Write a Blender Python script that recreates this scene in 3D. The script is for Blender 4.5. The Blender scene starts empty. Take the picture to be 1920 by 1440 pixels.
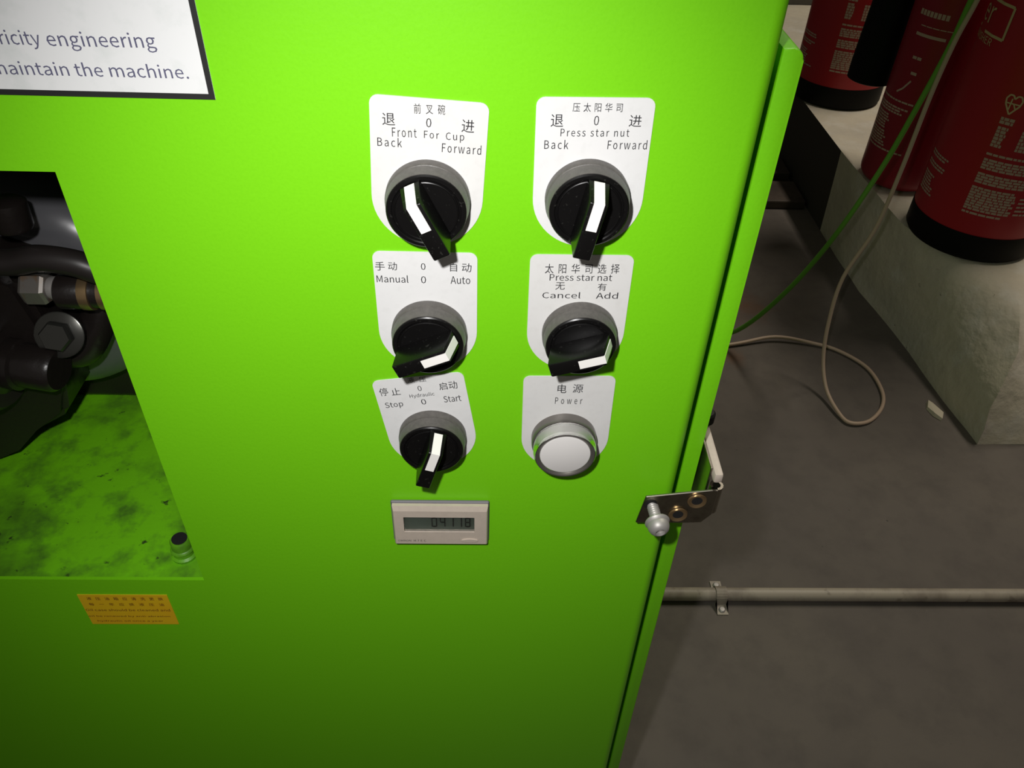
import bpy, bmesh, math, random
from mathutils import Vector, Matrix, noise
random.seed(7)
SC = bpy.context.scene
COL = SC.collection
R = math.radians

# ------------------------------------------------------------------ camera, light, exposure
def rot_from_axes(right, up, back):
    return Matrix((right, up, back)).transposed()

PITCH, ROLL, YAW = R(40.69), R(-2.317), R(2.438)
CAM = Vector((0.0, -0.2655, 0.82))
fwd = Vector((math.sin(YAW) * math.cos(PITCH), math.cos(YAW) * math.cos(PITCH), -math.sin(PITCH)))
rt0 = Vector((math.cos(YAW), -math.sin(YAW), 0))
dn0 = fwd.cross(rt0)
rt = rt0 * math.cos(ROLL) + dn0 * math.sin(ROLL)
dn = dn0 * math.cos(ROLL) - rt0 * math.sin(ROLL)
cd = bpy.data.cameras.new('camera')
cd.sensor_width = 36.0
cd.lens = 1512.0 * 36.0 / 1920.0
cd.clip_start = 0.01
cam = bpy.data.objects.new('camera', cd)
cam.matrix_world = Matrix.Translation(CAM) @ rot_from_axes(rt, -dn, -fwd).to_4x4()
COL.objects.link(cam)
SC.camera = cam

w = bpy.data.worlds.new('world')
SC.world = w
w.use_nodes = True
w.node_tree.nodes['Background'].inputs[0].default_value = (1.0, 0.93, 0.84, 1)
w.node_tree.nodes['Background'].inputs[1].default_value = 0.095

# the camera's own flash, above and to the left of the lens
fl = bpy.data.lights.new('camera_flash_offscreen', 'SPOT')
fl.energy = 5.9
fl.spot_size = R(92)
fl.spot_blend = 1.0
fl.shadow_soft_size = 0.006
fl.color = (1.0, 0.985, 0.97)
flo = bpy.data.objects.new('camera_flash_offscreen', fl)
fpos = CAM - rt * 0.034 - dn * 0.031
aim = (fwd + dn * 0.12 + rt * 0.0).normalized()
flo.matrix_world = Matrix.Translation(fpos) @ aim.to_track_quat('-Z', 'Y').to_matrix().to_4x4()
COL.objects.link(flo)

# the workshop's ceiling light, right and beyond: it throws the plinth's shadow to the left and the conduit's towards the camera
cl = bpy.data.lights.new('ceiling_light_right_offscreen', 'AREA')
cl.shape = 'RECTANGLE'
cl.size = 1.2
cl.size_y = 0.2
cl.energy = 29.0
cl.color = (1.0, 0.91, 0.78)
clo = bpy.data.objects.new('ceiling_light_right_offscreen', cl)
clo.location = (1.3, 1.2, 2.65)
clo.rotation_euler = (0, 0, R(90))
COL.objects.link(clo)

vs = SC.view_settings
vs.view_transform = 'Standard'
vs.look = 'None'
vs.gamma = 1.0
vs.use_curve_mapping = False
vs.exposure = 0.0

# ------------------------------------------------------------------ materials
def srgb(r, g, b):
    f = lambda c: (c / 255 / 12.92) if c <= 10 else ((c / 255 + 0.055) / 1.055) ** 2.4
    return (f(r), f(g), f(b), 1)

def mat(name, col, rough=0.5, metal=0.0, bump=None, spots=None, spec=0.5, coat=0.0, trans=0.0, emit=None):
    """bump=(scale,strength,distance)  spots=[(scale,lo,hi,colour,fac), ...]"""
    m = bpy.data.materials.new(name)
    m.use_nodes = True
    nt = m.node_tree
    b = nt.nodes['Principled BSDF']
    b.inputs['Base Color'].default_value = col
    b.inputs['Roughness'].default_value = rough
    b.inputs['Metallic'].default_value = metal
    b.inputs['Specular IOR Level'].default_value = spec
    b.inputs['Coat Weight'].default_value = coat
    b.inputs['Transmission Weight'].default_value = trans
    if bump or spots:
        tc = nt.nodes.new('ShaderNodeNewGeometry')
    if spots:
        prev = None
        for (sc_, lo, hi, c2, fac) in spots:
            n = nt.nodes.new('ShaderNodeTexNoise')
            n.inputs['Scale'].default_value = sc_
            n.inputs['Detail'].default_value = 6
            n.inputs['Roughness'].default_value = 0.62
            nt.links.new(tc.outputs['Position'], n.inputs['Vector'])
            mr = nt.nodes.new('ShaderNodeMapRange')
            mr.inputs['From Min'].default_value = lo
            mr.inputs['From Max'].default_value = hi
            mr.inputs['To Max'].default_value = fac
            nt.links.new(n.outputs['Fac'], mr.inputs['Value'])
            mx = nt.nodes.new('ShaderNodeMix')
            mx.data_type = 'RGBA'
            nt.links.new(mr.outputs['Result'], mx.inputs['Factor'])
            if prev is None:
                mx.inputs['A'].default_value = col
            else:
                nt.links.new(prev, mx.inputs['A'])
            mx.inputs['B'].default_value = c2
            prev = mx.outputs['Result']
        nt.links.new(prev, b.inputs['Base Color'])
    if bump:
        n = nt.nodes.new('ShaderNodeTexNoise')
        n.inputs['Scale'].default_value = bump[0]
        n.inputs['Detail'].default_value = 4
        nt.links.new(tc.outputs['Position'], n.inputs['Vector'])
        bp = nt.nodes.new('ShaderNodeBump')
        bp.inputs['Strength'].default_value = bump[1]
        bp.inputs['Distance'].default_value = bump[2]
        nt.links.new(n.outputs['Fac'], bp.inputs['Height'])
        nt.links.new(bp.outputs['Normal'], b.inputs['Normal'])
    return m

M = {}
M['green'] = mat('lime_green_paint', (0.185, 0.62, 0.007, 1), 0.42, bump=(420, 0.10, 0.0006),
                 spots=[(900, 0.45, 0.75, (0.16, 0.56, 0.006, 1), 0.5), (230, 0.73, 0.76, (0.05, 0.14, 0.01, 1), 0.5)], spec=0.35)
M['green_dirty'] = mat('oily_green_paint', (0.185, 0.62, 0.007, 1), 0.45, bump=(300, 0.2, 0.0006),
                       spots=[(14, 0.42, 0.66, (0.040, 0.095, 0.012, 1), 0.85), (45, 0.50, 0.70, (0.035, 0.07, 0.018, 1), 0.7),
                              (120, 0.64, 0.70, (0.02, 0.025, 0.012, 1), 0.9)])
M['label'] = mat('white_plastic_label', (0.72, 0.72, 0.715, 1), 0.42, spots=[(260, 0.5, 0.75, (0.66, 0.66, 0.65, 1), 0.6)])
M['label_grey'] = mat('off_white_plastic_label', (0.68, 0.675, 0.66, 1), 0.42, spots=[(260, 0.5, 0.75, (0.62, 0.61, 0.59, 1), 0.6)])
M['print'] = mat('dark_grey_print', (0.018, 0.018, 0.022, 1), 0.6)
M['print_black'] = mat('black_print', (0.012, 0.012, 0.012, 1), 0.6)
M['print_blue'] = mat('grey_blue_print', (0.10, 0.10, 0.17, 1), 0.6)
M['print_brown'] = mat('brown_print', (0.13, 0.03, 0.008, 1), 0.6)
M['sign_white'] = mat('white_sign_vinyl', (0.75, 0.76, 0.76, 1), 0.5, spots=[(55, 0.50, 0.72, (0.60, 0.64, 0.62, 1), 0.7)])
M['yellow'] = mat('yellow_sticker', (0.80, 0.52, 0.01, 1), 0.5, spots=[(60, 0.4, 0.7, (0.80, 0.42, 0.01, 1), 0.6)])
M['bezel'] = mat('dark_grey_plastic', (0.085, 0.078, 0.072, 1), 0.42, spots=[(500, 0.4, 0.7, (0.12, 0.11, 0.10, 1), 0.8)], bump=(1500, 0.15, 0.0003))
M['black'] = mat('black_plastic', (0.0045, 0.0042, 0.0042, 1), 0.30, spots=[(700, 0.62, 0.70, (0.04, 0.04, 0.036, 1), 0.7)], spec=0.3)
M['white_mark'] = mat('white_indicator', (0.86, 0.84, 0.80, 1), 0.35)
M['lens_white'] = mat('white_lens', (0.70, 0.68, 0.66, 1), 0.45)
M['clear'] = mat('clear_plastic', (0.97, 0.97, 0.96, 1), 0.06, trans=1.0)
M['dark_chrome'] = mat('dark_chrome', (0.20, 0.185, 0.17, 1), 0.30, metal=0.7)
M['rusty_steel'] = mat('stained_steel', (0.24, 0.22, 0.20, 1), 0.35, metal=0.6, spots=[(90, 0.5, 0.65, (0.24, 0.13, 0.05, 1), 0.8)])
M['chrome'] = mat('dull_chrome', (0.45, 0.42, 0.38, 1), 0.28, metal=1.0)
M['beige'] = mat('beige_plastic', (0.56, 0.48, 0.40, 1), 0.5, spots=[(300, 0.4, 0.7, (0.50, 0.43, 0.36, 1), 0.6)])
M['gasket'] = mat('grey_gasket', (0.16, 0.15, 0.17, 1), 0.6)
M['lcd'] = mat('grey_green_lcd', (0.17, 0.21, 0.17, 1), 0.25)
M['glass'] = mat('window_glass', (0.96, 0.98, 0.97, 1), 0.03, trans=1.0)
M['zinc'] = mat('zinc_plate', (0.42, 0.39, 0.33, 1), 0.30, metal=1.0, spots=[(220, 0.45, 0.7, (0.28, 0.25, 0.20, 1), 0.7)])
M['steel'] = mat('grey_steel', (0.42, 0.40, 0.38, 1), 0.50, metal=0.5)
M['oily_steel'] = mat('oily_steel', (0.10, 0.10, 0.09, 1), 0.25, metal=0.8)
M['brass'] = mat('yellow_passivated_steel', (0.55, 0.38, 0.20, 1), 0.33, metal=0.9)
M['motor'] = mat('grey_motor_paint', (0.10, 0.10, 0.108, 1), 0.28, coat=0.3)
M['cast'] = mat('oily_black_casting', (0.013, 0.010, 0.009, 1), 0.32, bump=(180, 0.3, 0.001))
M['rubber'] = mat('black_rubber', (0.020, 0.016, 0.015, 1), 0.42)
M['red'] = mat('red_paint', (0.42, 0.008, 0.016, 1), 0.42, bump=(250, 0.05, 0.0005))
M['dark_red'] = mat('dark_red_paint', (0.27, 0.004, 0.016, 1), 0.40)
M['skirt'] = mat('black_skirt_plastic', (0.004, 0.004, 0.0035, 1), 0.6, spec=0.15)
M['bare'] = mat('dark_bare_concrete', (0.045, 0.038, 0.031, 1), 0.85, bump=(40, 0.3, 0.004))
M['cream_print'] = mat('cream_print', (0.50, 0.36, 0.28, 1), 0.6)
M['gold_print'] = mat('pale_gold_print', (0.62, 0.48, 0.26, 1), 0.6)
M['floor'] = mat('grey_brown_floor', (0.118, 0.100, 0.086, 1), 0.75, bump=(160, 0.25, 0.001),
                 spots=[(3.2, 0.40, 0.66, (0.150, 0.128, 0.104, 1), 0.8), (22, 0.45, 0.7, (0.088, 0.074, 0.064, 1), 0.6),
                        (70, 0.70, 0.735, (0.035, 0.03, 0.027, 1), 0.8), (95, 0.725, 0.75, (0.26, 0.23, 0.19, 1), 0.6)])
def stain(m, at, radius, col):
    nt = m.node_tree
    b = nt.nodes['Principled BSDF']
    src = b.inputs['Base Color'].links[0].from_socket
    g = nt.nodes.new('ShaderNodeNewGeometry')
    d = nt.nodes.new('ShaderNodeVectorMath'); d.operation = 'DISTANCE'
    d.inputs[1].default_value = at
    nt.links.new(g.outputs['Position'], d.inputs[0])
    n = nt.nodes.new('ShaderNodeTexNoise'); n.inputs['Scale'].default_value = 26
    nt.links.new(g.outputs['Position'], n.inputs['Vector'])
    ad = nt.nodes.new('ShaderNodeMath'); ad.operation = 'MULTIPLY_ADD'
    ad.inputs[1].default_value = radius * 1.6
    nt.links.new(n.outputs['Fac'], ad.inputs[0]); nt.links.new(d.outputs['Value'], ad.inputs[2])
    mr = nt.nodes.new('ShaderNodeMapRange')
    mr.inputs['From Min'].default_value = radius * 1.9; mr.inputs['From Max'].default_value = radius * 0.7
    mr.inputs['To Max'].default_value = 0.75
    nt.links.new(ad.outputs[0], mr.inputs['Value'])
    mx = nt.nodes.new('ShaderNodeMix'); mx.data_type = 'RGBA'
    nt.links.new(mr.outputs['Result'], mx.inputs['Factor'])
    nt.links.new(src, mx.inputs['A']); mx.inputs['B'].default_value = col
    nt.links.new(mx.outputs['Result'], b.inputs['Base Color'])
stain(M['floor'], (0.43, 0.92, 0.0), 0.075, (0.15, 0.062, 0.022, 1))      # rust
stain(M['floor'], (0.40, 0.76, 0.0), 0.030, (0.15, 0.066, 0.026, 1))
M['plaster'] = mat('white_painted_concrete', (0.60, 0.54, 0.42, 1), 0.75, bump=(38, 0.45, 0.008),
                   spots=[(7, 0.42, 0.66, (0.50, 0.46, 0.38, 1), 0.8), (18, 0.52, 0.72, (0.66, 0.63, 0.56, 1), 0.7),
                          (60, 0.68, 0.73, (0.20, 0.17, 0.14, 1), 0.8)])
M['wall'] = mat('dark_grey_wall', (0.075, 0.068, 0.055, 1), 0.85, bump=(40, 0.3, 0.004))
M['wood'] = mat('dark_stained_wood', (0.050, 0.036, 0.027, 1), 0.7, bump=(60, 0.3, 0.002),
                spots=[(16, 0.42, 0.66, (0.085, 0.062, 0.045, 1), 0.8)])
M['conduit'] = mat('dusty_grey_conduit', (0.40, 0.35, 0.28, 1), 0.5, spots=[(18, 0.5, 0.66, (0.24, 0.20, 0.16, 1), 0.8), (60, 0.6, 0.7, (0.15, 0.12, 0.09, 1), 0.7)])
M['cable_green'] = mat('green_cable_sheath', (0.12, 0.34, 0.025, 1), 0.45)
M['cable_beige'] = mat('beige_cable_sheath', (0.50, 0.37, 0.27, 1), 0.5)
M['flake'] = mat('cream_paint_flake', (0.62, 0.55, 0.42, 1), 0.8)

# ------------------------------------------------------------------ helpers
WL = {}          # world location of every created object

def link(name, bm, m, parent=None, smooth=None, origin=None):
    """bm holds world coordinates; the origin goes to the middle of its box"""
    bmesh.ops.recalc_face_normals(bm, faces=bm.faces[:])
    xs = [v.co for v in bm.verts]
    lo = Vector([min(v[i] for v in xs) for i in range(3)])
    hi = Vector([max(v[i] for v in xs) for i in range(3)])
    c = Vector(origin) if origin is not None else (lo + hi) / 2
    for v in bm.verts:
        v.co -= c
    me = bpy.data.meshes.new(name)
    bm.to_mesh(me)
    bm.free()
    if smooth is not None:
        for p in me.polygons:
            p.use_smooth = True
        me.set_sharp_from_angle(angle=R(smooth))
    o = bpy.data.objects.new(name, me)
    me.materials.append(M[m])
    COL.objects.link(o)
    if parent is not None:
        o.parent = parent
        o.location = c - WL[parent.name]
    else:
        o.location = c
    WL[o.name] = c
    return o

def empty(name, loc):
    o = bpy.data.objects.new(name, None)
    o.empty_display_size = 0.05
    o.location = loc
    COL.objects.link(o)
    WL[o.name] = Vector(loc)
    return o

def tag(o, label, cat=None, group=None):
    o['label'] = label
    if cat:
        o['category'] = cat
    if group:
        o['group'] = group
    return o

def add_box(bm, lo, hi, bev=0.0, seg=2):
    b2 = bmesh.new()
    vs_ = [b2.verts.new((x, y, z)) for x in (lo[0], hi[0]) for y in (lo[1], hi[1]) for z in (lo[2], hi[2])]
    for f in ((0, 1, 3, 2), (4, 6, 7, 5), (0, 4, 5, 1), (2, 3, 7, 6), (0, 2, 6, 4), (1, 5, 7, 3)):
        b2.faces.new([vs_[i] for i in f])
    if bev:
        bmesh.ops.bevel(b2, geom=b2.edges[:], offset=bev, segments=seg, profile=0.5, affect='EDGES')
    merge(bm, b2)
    return bm

def merge(bm, b2):
    mp = {}
    for v in b2.verts:
        mp[v] = bm.verts.new(v.co)
    for f in b2.faces:
        try:
            bm.faces.new([mp[v] for v in f.verts])
        except ValueError:
            pass
    b2.free()

def box(lo, hi, bev=0.0, seg=2):
    return add_box(bmesh.new(), lo, hi, bev, seg)

def add_lathe(bm, prof, c, axis, n=48, close=False):
    """prof: list of (radius, height); axis from point c"""
    ax = Vector(axis).normalized()
    u = ax.orthogonal().normalized()
    v = ax.cross(u)
    c = Vector(c)
    rings = []
    for (r, h) in prof:
        if r < 1e-7:
            rings.append([bm.verts.new(c + ax * h)])
        else:
            rings.append([bm.verts.new(c + ax * h + (u * math.cos(2 * math.pi * i / n) + v * math.sin(2 * math.pi * i / n)) * r) for i in range(n)])
    pairs = list(zip(rings[:-1], rings[1:]))
    if close:
        pairs.append((rings[-1], rings[0]))
    for a, b in pairs:
        for i in range(n):
            j = (i + 1) % n
            if len(a) == 1 and len(b) == 1:
                continue
            if len(a) == 1:
                bm.faces.new((a[0], b[i], b[j]))
            elif len(b) == 1:
                bm.faces.new((a[i], a[j], b[0]))
            else:
                bm.faces.new((a[i], a[j], b[j], b[i]))
    return bm

def lathe(prof, c, axis, n=48, close=False):
    return add_lathe(bmesh.new(), prof, c, axis, n, close)

def catmull(pts, sub=8):
    P = [Vector(p) for p in pts]
    P = [P[0] * 2 - P[1]] + P + [P[-1] * 2 - P[-2]]
    out = []
    for i in range(1, len(P) - 2):
        for k in range(sub):
            t = k / sub
            a, b, c, d = P[i - 1], P[i], P[i + 1], P[i + 2]
            out.append(0.5 * ((2 * b) + (c - a) * t + (2 * a - 5 * b + 4 * c - d) * t * t + (3 * b - a - 3 * c + d) * t ** 3))
    out.append(P[-2])
    return out

def tube(pts, r, n=12, sub=8):
    bm = bmesh.new()
    C = catmull(pts, sub) if sub > 1 else [Vector(p) for p in pts]
    rings = []
    up = None
    for i, p in enumerate(C):
        t = (C[min(i + 1, len(C) - 1)] - C[max(i - 1, 0)]).normalized()
        if up is None:
            up = t.orthogonal().normalized()
        else:
            up = (up - t * up.dot(t)).normalized()
        s = t.cross(up)
        rings.append([bm.verts.new(p + (up * math.cos(2 * math.pi * k / n) + s * math.sin(2 * math.pi * k / n)) * r) for k in range(n)])
    for a, b in zip(rings[:-1], rings[1:]):
        for k in range(n):
            j = (k + 1) % n
            bm.faces.new((a[k], a[j], b[j], b[k]))
    bm.faces.new(rings[0])
    bm.faces.new(rings[-1])
    return bm

def prism(bm, outline, y0, y1, holes=None):
    """outline in (x,z), extruded from y0 to y1"""
    f = [bm.verts.new((x, y0, z)) for x, z in outline]
    b = [bm.verts.new((x, y1, z)) for x, z in outline]
    bm.faces.new(f)
    bm.faces.new(b)
    n = len(outline)
    for i in range(n):
        j = (i + 1) % n
        bm.faces.new((f[i], f[j], b[j], b[i]))
    return bm

def arc(cx, cz, r, a0, a1, n):
    return [(cx + r * math.cos(R(a0 + (a1 - a0) * i / n)), cz + r * math.sin(R(a0 + (a1 - a0) * i / n))) for i in range(n + 1)]

_text_cache = {}
try:                                               # Blender's own sans typeface, else its default text face
    FONT = bpy.data.fonts.load(bpy.utils.system_resource('DATAFILES', path='fonts') + '/Noto Sans CJK Regular.woff2')
except Exception:
    FONT = None

def text_flat(s, spacing=1.0):
    """triangulated glyph mesh of a string scaled to a unit box, ((x,y) list, faces)"""
    key = (s, spacing)
    if key in _text_cache:
        return _text_cache[key]
    cu = bpy.data.curves.new('lettering_curve', 'FONT')
    cu.body = s
    if FONT:
        cu.font = FONT
    cu.space_character = spacing
    cu.resolution_u = 2
    cu.offset = 0.0 if FONT else 0.004
    ob = bpy.data.objects.new('lettering_curve', cu)
    COL.objects.link(ob)
    dg = bpy.context.evaluated_depsgraph_get()
    dg.update()
    me = bpy.data.meshes.new_from_object(ob.evaluated_get(dg))
    V = [(v.co.x, v.co.y) for v in me.vertices]
    F = [tuple(p.vertices) for p in me.polygons]
    bpy.data.objects.remove(ob)
    bpy.data.curves.remove(cu)
    bpy.data.meshes.remove(me)
    x0 = min(v[0] for v in V); x1 = max(v[0] for v in V)
    y0 = min(v[1] for v in V); y1 = max(v[1] for v in V)
    V = [((x - x0) / max(x1 - x0, 1e-6), (y - y0) / max(y1 - y0, 1e-6)) for x, y in V]
    _text_cache[key] = (V, F)
    return V, F

def add_text(bm, s, x, z, wd, h, ang=0.0, spacing=1.0, y=-0.0005):
    V, F = text_flat(s, spacing)
    ca, sa = math.cos(R(ang)), math.sin(R(ang))
    vs_ = []
    for a, b in V:
        u, v = a * wd, b * h
        vs_.append(bm.verts.new((x + u * ca - v * sa, y, z + u * sa + v * ca)))
    for f in F:
        try:
            bm.faces.new([vs_[i] for i in f])
        except ValueError:
            pass

def mm(v):
    return v / 1000.0

# ------------------------------------------------------------------ the setting
def structure(o, label=None):
    o['kind'] = 'structure'
    return o

structure(link('floor', box((-2.5, -2.0, -0.05), (2.2, 2.6, 0.0)), 'floor'))
structure(link('wall_back', box((-2.5, 2.14, 0.0), (2.2, 2.26, 2.8)), 'wall'))
structure(link('wall_right', box((1.75, -2.0, 0.0), (1.87, 2.14, 2.8)), 'wall'))

# rough white-painted concrete plinth: lumpy block that follows measured edges
def plinth():
    bm = bmesh.new()
    ys = [0.565, 0.575, 0.595, 0.62, 0.66, 0.72, 0.78, 0.84, 0.90, 0.96, 1.02, 1.08, 1.14, 1.183, 1.21, 1.30, 1.45, 1.60, 1.80, 2.0, 2.138]
    def xb(y):
        pts = [(0.565, 0.722), (0.70, 0.712), (0.81, 0.704), (0.97, 0.684), (1.165, 0.681), (2.2, 0.676)]
        for (a, b), (c, d) in zip(pts[:-1], pts[1:]):
            if y <= c:
                return b + (d - b) * (y - a) / (c - a)
        return pts[-1][1]
    def xt(y):
        pts = [(0.565, 0.79), (0.66, 0.77), (0.78, 0.725), (0.89, 0.687), (1.18, 0.673), (2.2, 0.670)]
        for (a, b), (c, d) in zip(pts[:-1], pts[1:]):
            if y <= c:
                return b + (d - b) * (y - a) / (c - a)
        return pts[-1][1]
    secs = []
    nz = 10
    for i, y in enumerate(ys):
        row = []
        front = max(0.0, 1 - (y - 0.565) / 0.30) * 0.15       # the free end leans back as it rises
        worn = min(1.0, max(0.12, (1.0 - y) / 0.2))            # rounded towards the free end, square further back
        for k in range(nz):                       # left face, bottom to top
            t = k / (nz - 1)
            round_x, round_z = 1 - math.cos(t * math.pi / 2), math.sin(t * math.pi / 2)
            u = worn * round_x + (1 - worn) * t
            z = 0.172 * (worn * round_z + (1 - worn) * t)
            x = xb(y) + (xt(y) - xb(y)) * u
            q = Vector((x * 11, y * 11, z * 20))
            if y < 1.18:
                x += (0.010 if k else 0.006) * noise.noise(q)
                z = max(0.0, z + (0.004 * noise.noise(q * 1.7 + Vector((3, 8, 1))) if 0 < k < nz - 1 else 0.0))
            if k == 0:
                z = 0.0
            row.append((x, y + front * round_x + (0.006 * noise.noise(q * 3 + Vector((5, 1, 2))) if i == 0 else 0), z))
        for k in range(1, 9):                      # top, left to right
            t = k / 8
            x = xt(y) + t * (1.20 - xt(y))
            yy = y + front
            row.append((x, yy, 0.1725 + 0.0015 * noise.noise(Vector((x * 14, yy * 14, 3)))))
        row.append((1.20, y, 0.0))
        secs.append([bm.verts.new(p) for p in row])
    for a, b in zip(secs[:-1], secs[1:]):
        for k in range(len(a) - 1):
            bm.faces.new((a[k], a[k + 1], b[k + 1], b[k]))
        bm.faces.new((a[-1], a[0], b[0], b[-1]))
    s0 = secs[0]                                    # sloping front end, its foot a little ragged
    tops = s0[nz - 1:-1]
    foot = [s0[0]]
    for v in tops[1:-1]:
        foot.append(bm.verts.new((v.co.x, 0.566 + 0.010 * noise.noise(Vector((v.co.x * 31, 2, 7))), 0.0)))
    foot.append(s0[-1])
    bm.faces.new(s0[:nz] + [tops[1], foot[1]])
    for k in range(1, len(tops) - 1):
        bm.faces.new((foot[k], tops[k], tops[k + 1], foot[k + 1]))
    bm.faces.new(secs[-1])
    bmesh.ops.triangulate(bm, faces=[f for f in bm.faces if len(f.verts) > 4])
    o = structure(link('plinth', bm, 'plaster', smooth=50))
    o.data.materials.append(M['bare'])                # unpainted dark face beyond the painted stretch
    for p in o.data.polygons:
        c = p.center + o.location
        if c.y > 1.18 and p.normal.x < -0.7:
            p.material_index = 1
    tag(o, 'rough white painted concrete plinth carrying the fire extinguishers')
    return o
PL = plinth()

# ------------------------------------------------------------------ the machine cabinet
MACH = empty('machine_cabinet', (-0.26, 0.28, 0.0))
tag(MACH, 'lime green steel machine cabinet with selector switches, counter and a square opening', 'machine')

def front_panel():
    bm = bmesh.new()
    X = [-0.62, -0.44, -0.152, 0.0885]
    Z = [0.0, 0.4478, 0.687, 1.06]
    V = {(i, k): bm.verts.new((X[i], 0, Z[k])) for i in range(4) for k in range(4)}
    for i in range(3):
        for k in range(3):
            if (i, k) != (1, 1):
                bm.faces.new((V[i, k], V[i + 1, k], V[i + 1, k + 1], V[i, k + 1]))
    r = 0.0055                                     # folded right edge, then the return into the side
    cols = [[V[3, k] for k in range(4)]]
    for s in range(1, 7):
        a = R(90 * s / 6)
        cols.append([bm.verts.new((0.0885 + r * math.sin(a), r - r * math.cos(a), Z[k])) for k in range(4)])
    cols.append([bm.verts.new((0.094, 0.54, Z[k])) for k in range(4)])
    for a, b in zip(cols[:-1], cols[1:]):
        for k in range(3):
            bm.faces.new((a[k], b[k], b[k + 1], a[k + 1]))
    # inner skin 2 mm behind, closed along every free edge
    inn = {}
    for v in list(bm.verts):
        x, y, z = v.co
        if x <= 0.0885 + 1e-7 and y < 1e-7:
            q = (x, 0.002, z)
        elif y <= r + 1e-7:
            dx, dy = x - 0.0885, y - r
            q = (0.0885 + dx * (r - 0.002) / r, r + dy * (r - 0.002) / r, z)
        else:
            q = (x - 0.002, y, z)
        inn[v] = bm.verts.new(q)
    outer = list(bm.faces)
    free = [e for e in bm.edges if len(e.link_faces) == 1]
    for f in outer:
        bm.faces.new([inn[v] for v in reversed(f.verts)])
    for e in free:
        a, c = e.verts
        bm.faces.new((a, c, inn[c], inn[a]))
    return link('front_panel', bm, 'green', MACH, smooth=40)
front_panel()
link('left_side_panel', box((-0.62, 0.003, 0.0), (-0.618, 0.54, 1.06)), 'green', MACH)
link('back_panel', box((-0.617, 0.538, 0.0), (0.090, 0.54, 1.06)), 'green', MACH)
link('top_panel', box((-0.617, 0.003, 1.057), (0.090, 0.537, 1.059)), 'green', MACH)
link('partition', box((-0.617, 0.40, 0.448), (0.090, 0.403, 1.05)), 'green', MACH)
link('tray', box((-0.617, 0.0022, 0.436), (0.090, 0.42, 0.4465)), 'green_dirty', MACH)
# threaded sleeve welded to the tray
sl = link('sleeve', lathe([(0.0068, 0), (0.0072, 0.002), (0.0058, 0.003), (0.0058, 0.006), (0.0066, 0.0065), (0.0062, 0.0075), (0.0055, 0.008),
                           (0.0055, 0.013), (0.0048, 0.0140), (0.0033, 0.0140), (0.0031, 0.005), (0, 0.005)], (-0.1675, 0.018, 0.4465), (0, 0, 1), 24), 'green_dirty', MACH, smooth=35)
link('bore_shade_disc', lathe([(0.0042, 0), (0.0042, 0.0006), (0, 0.0006)], (-0.1675, 0.018, 0.4606), (0, 0, 1), 20), 'print_black', sl)  # black disc capping the bore, the shade inside put into its colour

# side door: folded sheet standing proud of the right side
def side_door():
    bm = bmesh.new()
    out = [(0.0987, 0.035), (0.1065, 0.035)] + arc(0.1025, 0.7275, 0.004, 0, 90, 6) + [(0.0987, 0.7315)]
    prism(bm, out, 0.012, 0.53)
    bmesh.ops.bevel(bm, geom=[e for e in bm.edges if abs(e.verts[0].co.y - 0.012) < 1e-6 and abs(e.verts[1].co.y - 0.012) < 1e-6], offset=0.0009, segments=2, profile=0.5, affect='EDGES')
    return link('side_door', bm, 'green', MACH, smooth=40)
DOOR = side_door()

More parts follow.
